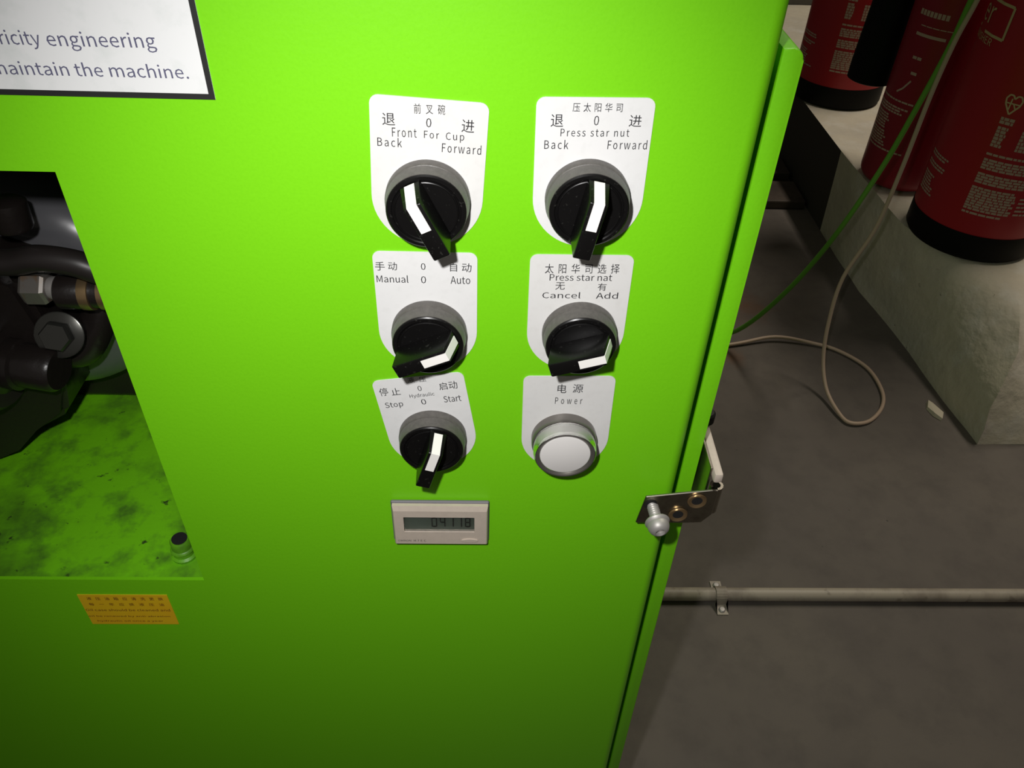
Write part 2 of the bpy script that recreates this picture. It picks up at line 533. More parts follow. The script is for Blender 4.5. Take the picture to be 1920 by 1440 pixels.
# hinge bracket hanging by one screw over the corner
def hinge():
    bm = bmesh.new()
    pts = [(0.0757, 0.5062), (0.0782, 0.5258), (0.1100, 0.5308), (0.1128, 0.5302), (0.1128, 0.5130), (0.1085, 0.5068), (0.1, 0.5066)]
    pts = pts[::-1]
    prism(bm, pts, -0.0062, -0.0050)
    bmesh.ops.bevel(bm, geom=bm.edges[:], offset=0.0003, segments=1, affect='EDGES')
    hb = link('hinge_bracket', bm, 'zinc', MACH)
    tag(hb, 'zinc plated hinge bracket with two countersunk holes and a loose screw')
    # curled knuckle
    bm = bmesh.new()
    pr = []
    for k in range(15):
        a = R(-90 + 300 * k / 14)
        pr.append((0.1126 + 0.0033 * math.cos(a), -0.0023 + 0.0033 * math.sin(a)))
    inn = []
    for k in range(15):
        a = R(-90 + 300 * k / 14)
        inn.append((0.1126 + 0.0020 * math.cos(a), -0.0023 + 0.0020 * math.sin(a)))
    ring = pr + inn[::-1]
    lo = [bm.verts.new((x, y, 0.513)) for x, y in ring]
    hi = [bm.verts.new((x, y, 0.5305)) for x, y in ring]
    n = len(ring)
    for i in range(n):
        j = (i + 1) % n
        bm.faces.new((lo[i], lo[j], hi[j], hi[i]))
    for k in range(14):
        bm.faces.new((lo[k], lo[k + 1], lo[n - 2 - k], lo[n - 1 - k]))
        bm.faces.new((hi[k], hi[k + 1], hi[n - 2 - k], hi[n - 1 - k]))
    link('knuckle', bm, 'zinc', hb, smooth=40)
    # second leaf lying back along the door
    bm = box((0.1085, 0.0, 0.505), (0.1097, 0.048, 0.5395), 0.0003, 1)
    link('hinge_leaf', bm, 'zinc', hb)
    link('hinge_leaf_edge', box((0.1098, -0.0042, 0.5335), (0.1142, 0.046, 0.5395), 0.0012, 2), 'beige', hb, smooth=40)
    link('pivot_cap', lathe([(0.0045, 0), (0.0045, 0.005), (0.0035, 0.006), (0, 0.006)], (0.1125, 0.034, 0.5396), (0, 0, 1), 24), 'print_black', hb, smooth=40)
    for (x, z) in ((0.1035, 0.5235), (0.0958, 0.5133)):
        ct = lathe([(0.0016, 0.0), (0.0018, 0.0), (0.0040, 0.0010), (0.0044, 0.0011), (0.0044, 0.0003), (0.0047, 0.0001)], (x, -0.0063, z), (0, -1, 0), 28)
        ring_ = link('countersink', ct, 'brass', hb, smooth=30)
        link('hole_shade_disc', lathe([(0.0030, 0), (0.0030, 0.0004), (0, 0.0004)], (x, -0.0063, z), (0, -1, 0), 20), 'print_black', ring_)  # flat black disc painted as the shade inside the countersunk hole
    link('screw_hole_shade_disc', lathe([(0.0032, 0), (0.0032, 0.0003), (0, 0.0003)], (0.0812, -0.0063, 0.5203), (0, -1, 0), 20), 'print_black', hb)  # screw hole's shade painted as a black disc on the solid plate
    # button head screw
    bm = bmesh.new()
    c = (0.0822, -0.0060, 0.5195)
    ax = (0.10, -1, -0.06)
    pr = [(0, -0.004)]
    for k in range(11):
        h = -0.004 + 0.0012 * k
        pr += [(0.0024, h), (0.0029, h + 0.0004), (0.0024, h + 0.0010)]
    add_lathe(bm, pr, c, ax, 20)
    sc = link('screw', bm, 'steel', hb, smooth=60)
    link('screw_head', lathe([(0.0026, 0.0095), (0.0058, 0.0095), (0.0061, 0.0101), (0.0058, 0.0108), (0.0050, 0.0115), (0.0054, 0.0120), (0.0052, 0.0135), (0.0045, 0.0152), (0.0032, 0.0163), (0.0024, 0.0165), (0.0023, 0.0145), (0, 0.0145)], c, ax, 28), 'steel', hb, smooth=40)
hinge()

# ------------------------------------------------------------------ text on the panel (string, x, z, width, height, degrees, spacing), millimetres
TEXTS = {
  'a': [
     ('前叉碗', -25.31, 711.29, 10.42, 3.47, -1.4, 1.4),
     ('退', -36.18, 707.04, 4.33, 4.26, -1.5, 1),
     ('进', -9.49, 705.17, 4.31, 4.51, -3.3, 1),
     ('0', -21.44, 706.62, 1.78, 3.21, -2.8, 1),
     ('Front', -33.15, 702.96, 8.35, 3.27, -1.4, 1.1),
     ('For', -22.3, 702.73, 5.11, 2.66, -2.6, 1.1),
     ('Cup', -14.87, 701.45, 6.31, 3.51, -1.5, 1.1),
     ('Back', -38.42, 699.53, 8.4, 3.32, -2.6, 1.1),
     ('Forward', -16.35, 697.76, 13.61, 3.52, -3.2, 1.1),
  ],
  'b': [
     ('压太阳华司', 27.93, 713.16, 16.77, 3.1, 0.9, 1.25),
     ('退', 20.84, 707.74, 4.28, 4.38, 0.7, 1),
     ('0', 35.46, 708.6, 1.73, 3.41, -0.2, 1),
     ('进', 47.45, 708.42, 4.26, 4.08, 0.1, 1),
     ('Press star nut', 24.45, 704.41, 23.6, 2.76, 1.0, 1.1),
     ('Back', 19.11, 699.74, 8.35, 3.39, 0.7, 1.1),
     ('Forward', 41.07, 700.15, 13.69, 3.41, 0.9, 1.1),
  ],
  'c': [
     ('手', -43.19, 648.9, 3.7, 3.99, -1.0, 1),
     ('动', -38.19, 649.15, 3.39, 3.7, -1.2, 1),
     ('0', -25.6, 649.5, 1.8, 3.05, -0.3, 1),
     ('自', -14.41, 649.02, 2.69, 3.75, -0.9, 1),
     ('动', -9.88, 648.87, 3.69, 3.99, -1.0, 1),
     ('Manual', -43.02, 643.43, 12.31, 3.46, 0.0, 1),
     ('0', -25.86, 643.39, 1.98, 3.27, -1.7, 1),
     ('Auto', -14.32, 643.28, 7.71, 3.51, 0.1, 1),
  ],
  'd': [
     ('太阳华司选择', 22.28, 648.85, 28.91, 4.38, 1.0, 1.3),
     ('Press star nat', 24.28, 645.55, 24.47, 3.03, 0.7, 1),
     ('无', 26.79, 641.36, 3.74, 3.49, 0.4, 1),
     ('有', 43.53, 641.19, 3.44, 3.55, 0.4, 1),
     ('Cancel', 21.87, 637.22, 15.22, 2.99, 0.6, 1),
     ('Add', 43.25, 637.4, 8.75, 3.01, 0.5, 1),
  ],
  'e': [
     ('液', -33.49, 591.75, 2.86, 3.08, 9.9, 1),
     ('压', -28.55, 592.35, 2.97, 2.79, 9.5, 1),
     ('停', -46.08, 583.91, 3.77, 4.52, 9.0, 1),
     ('止', -40.95, 584.52, 3.93, 3.99, 8.7, 1),
     ('0', -29.39, 587.2, 1.74, 2.92, 10.9, 1),
     ('启', -20.06, 587.88, 3.62, 4.25, 9.3, 1),
     ('动', -15.76, 588.48, 3.73, 4.47, 10.2, 1),
     ('Hydraulic', -33.13, 582.59, 11.0, 2.74, 8.9, 1),
     ('0', -28.15, 579.21, 2.18, 3.23, 11.2, 1),
     ('Stop', -44.09, 576.08, 8.05, 4.03, 9.3, 1),
     ('Start', -18.26, 580.68, 7.7, 3.75, 8.4, 1),
  ],
  'f': [
     ('电', 31.23, 587.18, 3.95, 5.05, -0.4, 1),
     ('源', 37.91, 587.44, 4.49, 4.92, -0.9, 1),
     ('Power', 30.65, 580.67, 12.05, 3.88, 0.2, 1.25),
  ],
  'sign': [
     ('electricity', -166.99, 729.18, 25.63, 5.89, 0.2, 1),
     ('engineering', -139.42, 728.96, 33.9, 6.04, 0.3, 1),
     ('maintain the machine.', -159.9, 721.05, 62.32, 4.47, 0.0, 1),
  ],
  'yel': [
     ('液压油箱应清洗更换', -219.89, 429.65, 41.72, 2.9, -0.2, 1.5),
     ('每一年应换液压油', -220.17, 424.37, 41.19, 2.66, -0.3, 1.6),
     ('Oil case should be cleaned and', -223.65, 419.1, 46.8, 2.28, -0.2, 1),
     ('oil be renewed by anti-abrasion', -223.97, 413.05, 45.65, 1.89, -0.2, 1),
     ('hydraulic oil once a year', -220.28, 408.21, 37.02, 1.98, 0.0, 1),
  ],
}

def lettering(key, parent, m='print', y=-0.0006):
    bm = bmesh.new()
    for (s, x, z, wd, h, ang, sp) in TEXTS[key]:
        add_text(bm, s, mm(x), mm(z), mm(wd), mm(h), ang, sp, y)
    return link('lettering', bm, m, parent)

# ------------------------------------------------------------------ label plates: 40 mm wide, round lower end
def label_plate(key, cx, cz, top, ang, label, m='label', rad=20.0):
    pts = arc(0, 0, rad, 180, 360, 28)
    pts += arc(rad - 3, top - 3, 3, 0, 90, 5) + arc(-rad + 3, top - 3, 3, 90, 180, 5)
    ca, sa = math.cos(R(ang)), math.sin(R(ang))
    P = [(mm(cx + x * ca - z * sa), mm(cz + x * sa + z * ca)) for x, z in pts]
    bm = prism(bmesh.new(), P, -0.0005, -0.0001)
    o = link('name_plate', bm, m, MACH)
    tag(o, label)
    lettering(key, o)
    return o

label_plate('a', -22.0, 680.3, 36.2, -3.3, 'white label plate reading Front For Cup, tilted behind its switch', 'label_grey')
label_plate('b', 36.1, 681.2, 37.0, 0.8, 'white label plate reading Press star nut, Back and Forward')
label_plate('c', -24.0, 620.0, 37.4, -0.2, 'white label plate reading Manual and Auto')
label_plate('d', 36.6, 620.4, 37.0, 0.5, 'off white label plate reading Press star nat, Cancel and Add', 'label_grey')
label_plate('e', -24.4, 560.2, 35.6, 8.6, 'white label plate reading Hydraulic, Stop and Start, tilted')
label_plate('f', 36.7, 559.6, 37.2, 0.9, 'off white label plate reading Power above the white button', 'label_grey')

# ------------------------------------------------------------------ selector switches
def switch(cx, cz, ang, label):
    cx, cz = mm(cx), mm(cz)
    prof = [(15.3, 0.5), (15.3, 3.6), (15.0, 4.2), (14.75, 4.3), (14.75, 4.7), (15.0, 4.8), (14.35, 9.7), (13.9, 9.7), (13.9, 8.8), (0, 8.8)]
    bz = link('selector_switch', lathe([(mm(r), mm(h)) for r, h in prof], (cx, 0, cz), (0, -1, 0), 64), 'bezel', MACH, smooth=35)
    tag(bz, label)
    # rotor disc with rim
    prof = [(13.85, 8.9), (14.2, 9.75), (14.15, 10.1), (13.7, 10.5), (12.5, 10.55), (12.1, 10.2), (12.0, 9.7), (11.7, 9.7), (11.5, 10.15), (11.2, 10.3), (10.9, 10.0), (0, 10.0)]
    link('rotor_disc', lathe([(mm(r), mm(h)) for r, h in prof], (cx, 0, cz), (0, -1, 0), 56), 'black', bz, smooth=35)
    a = R(ang)
    d = Vector((math.sin(a), 0, math.cos(a)))
    n = Vector((math.cos(a), 0, -math.sin(a)))
    o = Vector((cx, 0, cz))
    W = lambda t, s, h: o + d * mm(t) + n * mm(s) + Vector((0, -mm(h), 0))
    # handle bar: side profile (t, height) with half width growing towards the disc
    side = [(-11.6, 9.9), (-13.6, 20.6), (-13.0, 21.2), (8.9, 21.2), (12.2, 11.4), (12.2, 9.9)]
    hw = lambda h: 3.15 + (21.2 - h) * 0.065
    bm = bmesh.new()
    L = [bm.verts.new(W(t, -hw(h), h)) for t, h in side]
    Rr = [bm.verts.new(W(t, hw(h), h)) for t, h in side]
    bm.faces.new(L)
    bm.faces.new(Rr)
    k = len(side)
    for i in range(k):
        j = (i + 1) % k
        bm.faces.new((L[i], L[j], Rr[j], Rr[i]))
    bmesh.ops.recalc_face_normals(bm, faces=bm.faces[:])
    bmesh.ops.bevel(bm, geom=bm.edges[:], offset=0.00045, segments=2, profile=0.5, affect='EDGES')
    link('handle', bm, 'black', bz, smooth=40)
    # white pointer laid over the sloping end and half of the top
    bm = bmesh.new()
    line = [(-1.6, 21.2), (8.9, 21.2), (12.1, 11.7)]
    up = [(0, 1), (0.55, 0.75), (0.95, 0.32)]
    hw2 = 1.9
    rows = []
    for (t, h), (ut, uh) in zip(line, up):
        rows.append([bm.verts.new(W(t + ut * e, s, h + uh * e)) for e in (-0.3, 0.28) for s in (-hw2, hw2)])
    for a_, b_ in zip(rows[:-1], rows[1:]):
        bm.faces.new((a_[0], a_[1], b_[1], b_[0]))
        bm.faces.new((a_[2], b_[2], b_[3], a_[3]))
        bm.faces.new((a_[0], b_[0], b_[2], a_[2]))
        bm.faces.new((a_[1], a_[3], b_[3], b_[1]))
    bm.faces.new((rows[0][0], rows[0][2], rows[0][3], rows[0][1]))
    bm.faces.new((rows[-1][0], rows[-1][1], rows[-1][3], rows[-1][2]))
    link('pointer', bm, 'white_mark', bz)
    return bz

switch(-21.8, 679.6, -26, 'black selector switch on the Front For Cup plate')
switch(35.7, 681.2, 11, 'black selector switch on the Press star nut plate')
switch(-23.4, 619.8, 67, 'black selector switch turned to Auto, dotted with paint flecks')
switch(38.0, 620.4, 73, 'dusty black selector switch turned towards Add')
switch(-24.0, 560.5, 17, 'black selector switch on the tilted Hydraulic plate')

# ------------------------------------------------------------------ power button
def power_button(cx, cz):
    c = (mm(cx), 0, mm(cz))
    pb = link('power_button', lathe([(mm(r), mm(h)) for r, h in [(14.9, 0.5), (14.9, 4.4), (14.5, 5.2), (13.6, 5.3), (0, 5.3)]], c, (0, -1, 0), 64), 'dark_chrome', MACH, smooth=35)
    tag(pb, 'round white power button in a clear plastic ring')
    link('button_body', lathe([(mm(r), mm(h)) for r, h in [(0, 5.4), (12.6, 5.4), (12.6, 10.2), (12.0, 10.6), (11.6, 11.4), (11.3, 11.9), (10.8, 12.1), (0, 12.3)]], c, (0, -1, 0), 64), 'lens_white', pb, smooth=35)
    link('clear_ring', lathe([(mm(r), mm(h)) for r, h in [(12.8, 5.5), (14.1, 5.5), (14.3, 9.0), (14.1, 11.6), (13.5, 12.5), (12.7, 12.4), (12.2, 11.9), (12.8, 10.6)]], c, (0, -1, 0), 64, close=True), 'clear', pb, smooth=35)
    link('front_rim', lathe([(mm(r), mm(h)) for r, h in [(11.45, 11.9), (11.9, 12.3), (12.6, 12.75), (13.3, 12.7), (13.3, 12.6), (12.6, 12.55), (11.9, 12.0)]], c, (0, -1, 0), 64, close=True), 'dark_chrome', pb, smooth=35)
power_button(36.0, 560.0)

# ------------------------------------------------------------------ digital counter
def counter():
    x0, x1, z0, z1 = -0.0455, 0.0018, 0.4862, 0.5150
    bm = box((-0.0463, -0.0020, 0.4858), (0.0024, -0.0002, 0.5160), 0.0006, 1)
    ct = link('digital_counter', bm, 'gasket', MACH)
    tag(ct, 'small beige digital counter with a dark display window')
    # bezel with a bevelled upper edge and a window
    wx0, wx1, wz0, wz1 = -0.0402, -0.0049, 0.4962, 0.5075
    bm = bmesh.new()
    yf, yb = -0.0048, -0.0021
    O = [(x0, z0), (x1, z0), (x1, z1), (x0, z1)]
    Of = [(x0 + .0006, z0 + .0006), (x1 - .0006, z0 + .0006), (x1 - .0006, z1 - .0030), (x0 + .0006, z1 - .0030)]
    I = [(wx0, wz0), (wx1, wz0), (wx1, wz1), (wx0, wz1)]
    vb = [bm.verts.new((x, yb, z)) for x, z in O]
    vm = [bm.verts.new((x, yf + 0.0010, z)) for x, z in O]
    vf = [bm.verts.new((x, yf, z)) for x, z in Of]
    vi = [bm.verts.new((x, yf, z)) for x, z in I]
    vd = [bm.verts.new((x, -0.0026, z)) for x, z in I]
    for A, B in ((vb, vm), (vm, vf), (vf, vi), (vi, vd)):
        for i in range(4):
            j = (i + 1) % 4
            bm.faces.new((A[i], A[j], B[j], B[i]))
    link('bezel', bm, 'beige', ct)
    link('display', box((wx0 - .0003, -0.0027, wz0 - .0003), (wx1 + .0003, -0.0023, wz1 + .0003)), 'lcd', ct)
    # seven segment digits
    bm = bmesh.new()
    segs = {'0': 'abcdef', '1': 'bc', '4': 'bcfg', '8': 'abcdefg', '7': 'abc'}
    def seg(x, z, wd, h):
        prism(bm, [(x, z), (x + wd, z), (x + wd, z + h), (x, z + h)], -0.0030, -0.00275)
    for i, ch in enumerate('04118'):
        dx, dz, W_, H_ = -0.0265 + i * 0.0042, 0.4982, 0.0028, 0.0072
        t = 0.0006
        for q in segs[ch]:
            if q == 'a': seg(dx + t, dz + H_ - t, W_ - 2 * t, t)
            if q == 'd': seg(dx + t, dz, W_ - 2 * t, t)
            if q == 'g': seg(dx + t, dz + H_ / 2 - t / 2, W_ - 2 * t, t)
            if q == 'f': seg(dx, dz + H_ / 2 + t / 4, t, H_ / 2 - t)
            if q == 'e': seg(dx, dz + t / 2, t, H_ / 2 - t)
            if q == 'b': seg(dx + W_ - t, dz + H_ / 2 + t / 4, t, H_ / 2 - t)
            if q == 'c': seg(dx + W_ - t, dz + t / 2, t, H_ / 2 - t)
    link('digits', bm, 'print_black', ct)
    link('window_pane', box((wx0, -0.0041, wz0), (wx1, -0.0037, wz1)), 'glass', ct)
    bm = bmesh.new()
    add_text(bm, 'OMRON', -0.0438, 0.4886, 0.0066, 0.0013, 0, 1, -0.00485)
    add_text(bm, 'H7EC', -0.0358, 0.4886, 0.0062, 0.0015, 0, 1.2, -0.00485)
    link('lettering', bm, 'print', ct)
    bm = bmesh.new()
    el = [(-0.0073 + 0.0042 * math.cos(R(a)), 0.4899 + 0.0013 * math.sin(R(a))) for a in range(0, 360, 15)]
    prism(bm, el, -0.0054, -0.0047)
    link('reset_button', bm, 'beige', ct)
counter()

# ------------------------------------------------------------------ stickers
def sign():
    x0, x1, z0, z1 = -0.36, -0.0906, 0.7143, 0.86
    bm = prism(bmesh.new(), [(x0, z0), (x1, z0), (x1, z1), (x0, z1)], -0.0004, -0.0001)
    s = link('warning_sign', bm, 'sign_white', MACH)
    tag(s, 'large white sign with black border and grey lettering about maintenance')
    bm = bmesh.new()
    t = 0.0019
    O = [(x0, z0), (x1, z0), (x1, z1), (x0, z1)]
    I = [(x0 + t, z0 + t), (x1 - t, z0 + t), (x1 - t, z1 - t), (x0 + t, z1 - t)]
    a = [bm.verts.new((x, -0.0005, z)) for x, z in O]
    b = [bm.verts.new((x, -0.0005, z)) for x, z in I]
    for i in range(4):
        j = (i + 1) % 4
        bm.faces.new((a[i], a[j], b[j], b[i]))
    link('border', bm, 'print_black', s)
    lettering('sign', s, 'print_blue')
sign()

def yellow():
    x0, x1, z0, z1 = -0.2242, -0.1752, 0.4058, 0.4344
    bm = prism(bmesh.new(), [(x0, z0), (x1, z0), (x1, z1), (x0, z1)], -0.0004, -0.0001)
    s = link('oil_sticker', bm, 'yellow', MACH)
    tag(s, 'small yellow sticker with brown print below the opening')
    lettering('yel', s, 'print_brown')
yellow()

# ------------------------------------------------------------------ hydraulic unit inside the opening
HYD = empty('hydraulic_unit', (-0.27, 0.16, 0.4465))
tag(HYD, 'dark oily hydraulic pump with grey motor inside the opening', 'pump')
mc = (-0.262, 0.118, 0.543)
link('motor_housing', lathe([(0, 0.0), (0.030, 0.0), (0.052, 0.003), (0.064, 0.010), (0.070, 0.022), (0.072, 0.03), (0.072, 0.19), (0.06, 0.205), (0, 0.21)], mc, (0, 1, 0), 64), 'motor', HYD, smooth=50)
link('motor_foot', box((-0.31, 0.15, 0.4466), (-0.215, 0.26, 0.478), 0.003), 'cast', HYD)
# cast pump body
bm = bmesh.new()
prism(bm, [(-0.36, 0.447), (-0.298, 0.447), (-0.287, 0.462), (-0.268, 0.476), (-0.246, 0.488), (-0.240, 0.515), (-0.238, 0.556), (-0.243, 0.582), (-0.262, 0.590), (-0.36, 0.592)], 0.086, 0.134)
bmesh.ops.bevel(bm, geom=bm.edges[:], offset=0.004, segments=2, affect='EDGES')
link('pump_body', bm, 'cast', HYD, smooth=50)
link('pump_arm', tube([(-0.25, 0.10, 0.535), (-0.232, 0.10, 0.527), (-0.218, 0.105, 0.545), (-0.205, 0.115, 0.575)], 0.010, 16), 'cast', HYD, smooth=60)
link('barrel', lathe([(0, 0.0), (0.011, 0.0), (0.0125, 0.002), (0.0125, 0.020), (0.0145, 0.021), (0.0145, 0.028), (0.018, 0.030), (0.018, 0.055), (0, 0.056)], (-0.232, 0.076, 0.532), (-1, 0.15, 0.05), 32), 'cast', HYD, smooth=40)
link('flange', lathe([(0, 0), (0.021, 0), (0.0235, 0.003), (0.0235, 0.012), (0.021, 0.016), (0, 0.016)], (-0.262, 0.078, 0.530), (-1, 0.15, 0.05), 40), 'rubber', HYD, smooth=40)
# hex plug and tube fitting
def hexp(r, c, axis, L_, ch=0.12):
    return lathe([(0, 0), (r * (1 - ch), 0), (r, r * ch * 1.5), (r, L_ - r * ch * 1.5), (r * (1 - ch), L_), (0, L_)], c, axis, 6)
link('hex_nut', hexp(0.0088, (-0.238, 0.086, 0.579), (1, 0, 0), 0.0125), 'rusty_steel', HYD)
link('collar', lathe([(0, 0), (0.0055, 0), (0.006, 0.001), (0.006, 0.004), (0, 0.004)], (-0.2254, 0.086, 0.579), (1, 0, 0), 24), 'steel', HYD, smooth=40)
link('fitting', lathe([(0, 0), (0.0082, 0), (0.0092, 0.001), (0.0092, 0.013), (0.0085, 0.014), (0.0085, 0.030), (0, 0.030)], (-0.2213, 0.086, 0.577), (1, 0, 0), 32), 'cast', HYD, smooth=40)
link('brass_sleeve', lathe([(0.0078, 0), (0.0096, 0), (0.0098, 0.002), (0.0096, 0.005), (0.0078, 0.005)], (-0.2085, 0.086, 0.577), (1, 0, 0), 32, close=True), 'brass', HYD, smooth=40)
link('brass_sleeve', lathe([(0.0078, 0), (0.0094, 0), (0.0094, 0.003), (0.0078, 0.003)], (-0.1990, 0.086, 0.577), (1, 0, 0), 32, close=True), 'brass', HYD, smooth=40)
# bolt with washer
bx = Vector((-0.2295, 0.085, 0.5495))
nv = Vector((0.10, -0.86, 0.42)).normalized()
wsh = link('washer', lathe([(0, 0), (0.0125, 0), (0.0128, 0.0004), (0.0128, 0.0016), (0.0122, 0.002), (0, 0.002)], bx, nv, 36), 'oily_steel', HYD, smooth=40)
link('bolt_head', hexp(0.0085, bx + nv * 0.0021, nv, 0.0065), 'oily_steel', HYD)
link('bolt_stem', lathe([(0, 0), (0.010, 0), (0.010, 0.02), (0, 0.02)], bx - nv * 0.0203, nv, 24), 'cast', HYD)
# hose
link('hose', tube([(-0.33, 0.086, 0.600), (-0.28, 0.084, 0.5985), (-0.2408, 0.082, 0.5965), (-0.222, 0.080, 0.6005), (-0.206, 0.080, 0.5985), (-0.196, 0.081, 0.5935), (-0.18, 0.085, 0.582), (-0.16, 0.10, 0.56)], 0.0068, 16), 'rubber', HYD, smooth=60)
link('valve_knob', lathe([(0, 0), (0.008, 0), (0.009, 0.002), (0.009, 0.014), (0.006, 0.016), (0, 0.016)], (-0.232, 0.088, 0.612), (0, 0.1, 1), 28), 'cast', HYD, smooth=40)

# ------------------------------------------------------------------ fire extinguishers
def wrap(bm, c, r, uvs, faces):
    """(arc length, height) points laid on a cylinder; arc length 0 faces the machine's operator side"""
    vs_ = []
    for u, z in uvs:
        a = u / r
        vs_.append(bm.verts.new((c[0] + r * math.sin(a), c[1] - r * math.cos(a), z)))
    for f in faces:
        try:
            bm.faces.new([vs_[i] for i in f])
        except ValueError:
            pass

def wrap_rect(bm, c, r, u0, u1, z0, z1):
    n = max(1, int(abs(u1 - u0) / 0.006))
    uv, F = [], []
    for i in range(n + 1):
        u = u0 + (u1 - u0) * i / n
        uv += [(u, z0), (u, z1)]
    for i in range(n):
        F.append((2 * i, 2 * i + 2, 2 * i + 3, 2 * i + 1))
    wrap(bm, c, r, uv, F)

def wrap_text(bm, c, r, s, u, z, wd, h, ang=0.0):
    V, F = text_flat(s)
    wrap(bm, c, r, [(u + a * wd, z + b * h) for a, b in V], F)

def wrap_line(bm, c, r, pts, t):
    for (u0, z0), (u1, z1) in zip(pts[:-1], pts[1:]):
        L_ = math.hypot(u1 - u0, z1 - z0)
        nx, nz = -(z1 - z0) / L_ * t / 2, (u1 - u0) / L_ * t / 2
        wrap(bm, c, r, [(u0 - nx, z0 - nz), (u1 - nx, z1 - nz), (u1 + nx, z1 + nz), (u0 + nx, z0 + nz)], [(0, 1, 2, 3)])

def paragraph(bm, c, r, u0, u1, ztop, rows, pitch, hh, rnd, ragged=0.0):
    """rows of tiny print too small to read: dashes of word length"""
    for k in range(rows):
        z = ztop - k * pitch
        u = u0
        end = u1 - ragged * rnd.random() * (u1 - u0)
        while u < end - 0.002:
            L_ = min(rnd.uniform(0.004, 0.011), end - u)
            wrap_rect(bm, c, r, u, u + L_, z - hh, z)
            u += L_ + 0.0012

def print_block(parent, c, r, off, seed, z0, full=True, m='cream_print'):
    rnd = random.Random(seed)
    rr = r + 0.0005
    bm = bmesh.new()
    u0, u1 = off, off + 0.105
    for (zt, rows, cut) in ((0.1675, 1, 0.045), (0.1590, 4, 0), (0.1375, 4, 0), (0.1165, 9, 0.040), (0.0775, 1, 0.045)):
        paragraph(bm, c, rr, u0, u1 - cut, z0 + zt, rows, 0.0041, 0.0033, rnd, 0.12)
    paragraph(bm, c, rr, u0 + 0.068, u1, z0 + 0.110, 5, 0.0062, 0.003, rnd, 0.3)
    # approval blocks: dense small squares
    for (ua, ub, za, zb) in ((u0, u0 + 0.014, 0.180, 0.206), (u0 - 0.001, u0 + 0.017, 0.213, 0.219), (u0 + 0.032, u0 + 0.050, 0.180, 0.206)):
        zz = zb
        while zz > za:
            uu = ua
            while uu < ub - 0.002:
                L_ = rnd.uniform(0.003, 0.007)
                wrap_rect(bm, c, rr, uu, min(uu + L_, ub), z0 + zz - 0.0042, z0 + zz)
                uu += L_ + 0.0010
            zz -= 0.0050
    # narrower text column further round to the left
    for (zt, rows) in ((0.133, 2), (0.118, 2), (0.100, 6), (0.073, 1)):
        paragraph(bm, c, rr, off - 0.100, off - (0.060 if rows == 6 else 0.043), z0 + zt, rows, 0.0045, 0.0028, rnd, 0.3)
    o = link('small_print', bm, m, parent)
    o['kind'] = 'stuff'
    return o

def extinguisher_top(root, c, r, ztop):
    link('valve_body', lathe([(0, 0), (0.018, 0), (0.018, 0.012), (0.013, 0.016), (0.013, 0.045), (0, 0.046)], (c[0], c[1], ztop), (0, 0, 1), 24), 'chrome', root, smooth=40)
    link('lever', box((c[0] - 0.10, c[1] - 0.011, ztop + 0.047), (c[0] + 0.02, c[1] + 0.011, ztop + 0.052), 0.002), 'skirt', root)
    link('carry_handle', box((c[0] - 0.085, c[1] - 0.010, ztop + 0.022), (c[0] - 0.0135, c[1] + 0.010, ztop + 0.027), 0.002), 'skirt', root)

def extinguisher(c, r, z0, H_, label, paint, off, skirt=True, seed=1):
    root = empty('fire_extinguisher', (c[0], c[1], z0))
    tag(root, label, 'extinguisher', 'fire extinguishers on the plinth')
    zb = z0 + (0.012 if skirt else 0.0)
    rb = r - (0.0008 if skirt else 0.0)
    k = 0.035
    prof = [(0, zb)] + [(rb - k * 0.55 + k * 0.55 * math.sin(R(a)), zb + k * 0.55 - k * 0.55 * math.cos(R(a))) for a in (0, 20, 45, 70, 90)]
    prof += [(rb, z0 + H_ - 0.07)] + [(0.02 + (rb - 0.02) * math.cos(R(a)), z0 + H_ - 0.07 + 0.055 * math.sin(R(a))) for a in (20, 40, 60, 80)] + [(0.018, z0 + H_), (0, z0 + H_)]
    link('cylinder', lathe(prof, (c[0], c[1], 0), (0, 0, 1), 72), paint, root, smooth=40)
    if skirt:
        link('base_skirt', lathe([(rb - 0.03, z0), (r - 0.004, z0), (r, z0 + 0.006), (r, z0 + 0.039), (rb + 0.0006, z0 + 0.0425), (rb + 0.0003, z0 + 0.0425), (rb - 0.03, z0 + 0.010)], (c[0], c[1], 0), (0, 0, 1), 72, close=True), 'skirt', root, smooth=40)
    extinguisher_top(root, c, r, z0 + H_)
    return root, rb

Z0 = 0.1745
# the large one at the plinth's free end
cA = (0.778, 0.876)
eA, rA = extinguisher(cA, 0.0953, Z0, 0.56, 'large red fire extinguisher with gold framed logo, nearest the plinth end', 'red', 0)
print_block(eA, cA, rA, -0.0765, 3, Z0)
bm = bmesh.new()
rr = rA + 0.0006
# framed logo, its right end and the end of the lettering
zf = Z0 + 0.3085
wrap_line(bm, cA, rr, [(-0.245, zf), (-0.2, zf), (-0.16, zf), (-0.14, zf), (-0.119, zf), (-0.119, zf + 0.041), (-0.14, zf + 0.041), (-0.16, zf + 0.041), (-0.2, zf + 0.041), (-0.245, zf + 0.041), (-0.245, zf)], 0.0036)
wrap_text(bm, cA, rr, 'er', -0.190, zf + 0.010, 0.038, 0.022)
wrap_text(bm, cA, rr, 'EXTINGUISHER', -0.236, zf - 0.013, 0.100, 0.0095)
link('logo', bm, 'gold_print', eA)
bm = bmesh.new()
hu, hz = -0.0705, Z0 + 0.2240
heart = [(0.0, 0.0), (-0.009, 0.013), (-0.0105, 0.020), (-0.0075, 0.0255), (-0.003, 0.0255), (0.0, 0.021), (0.003, 0.0255), (0.0075, 0.0255), (0.0105, 0.020), (0.009, 0.013), (0.0, 0.0)]
wrap_line(bm, cA, rr, [(hu + a, hz + b) for a, b in heart], 0.0022)
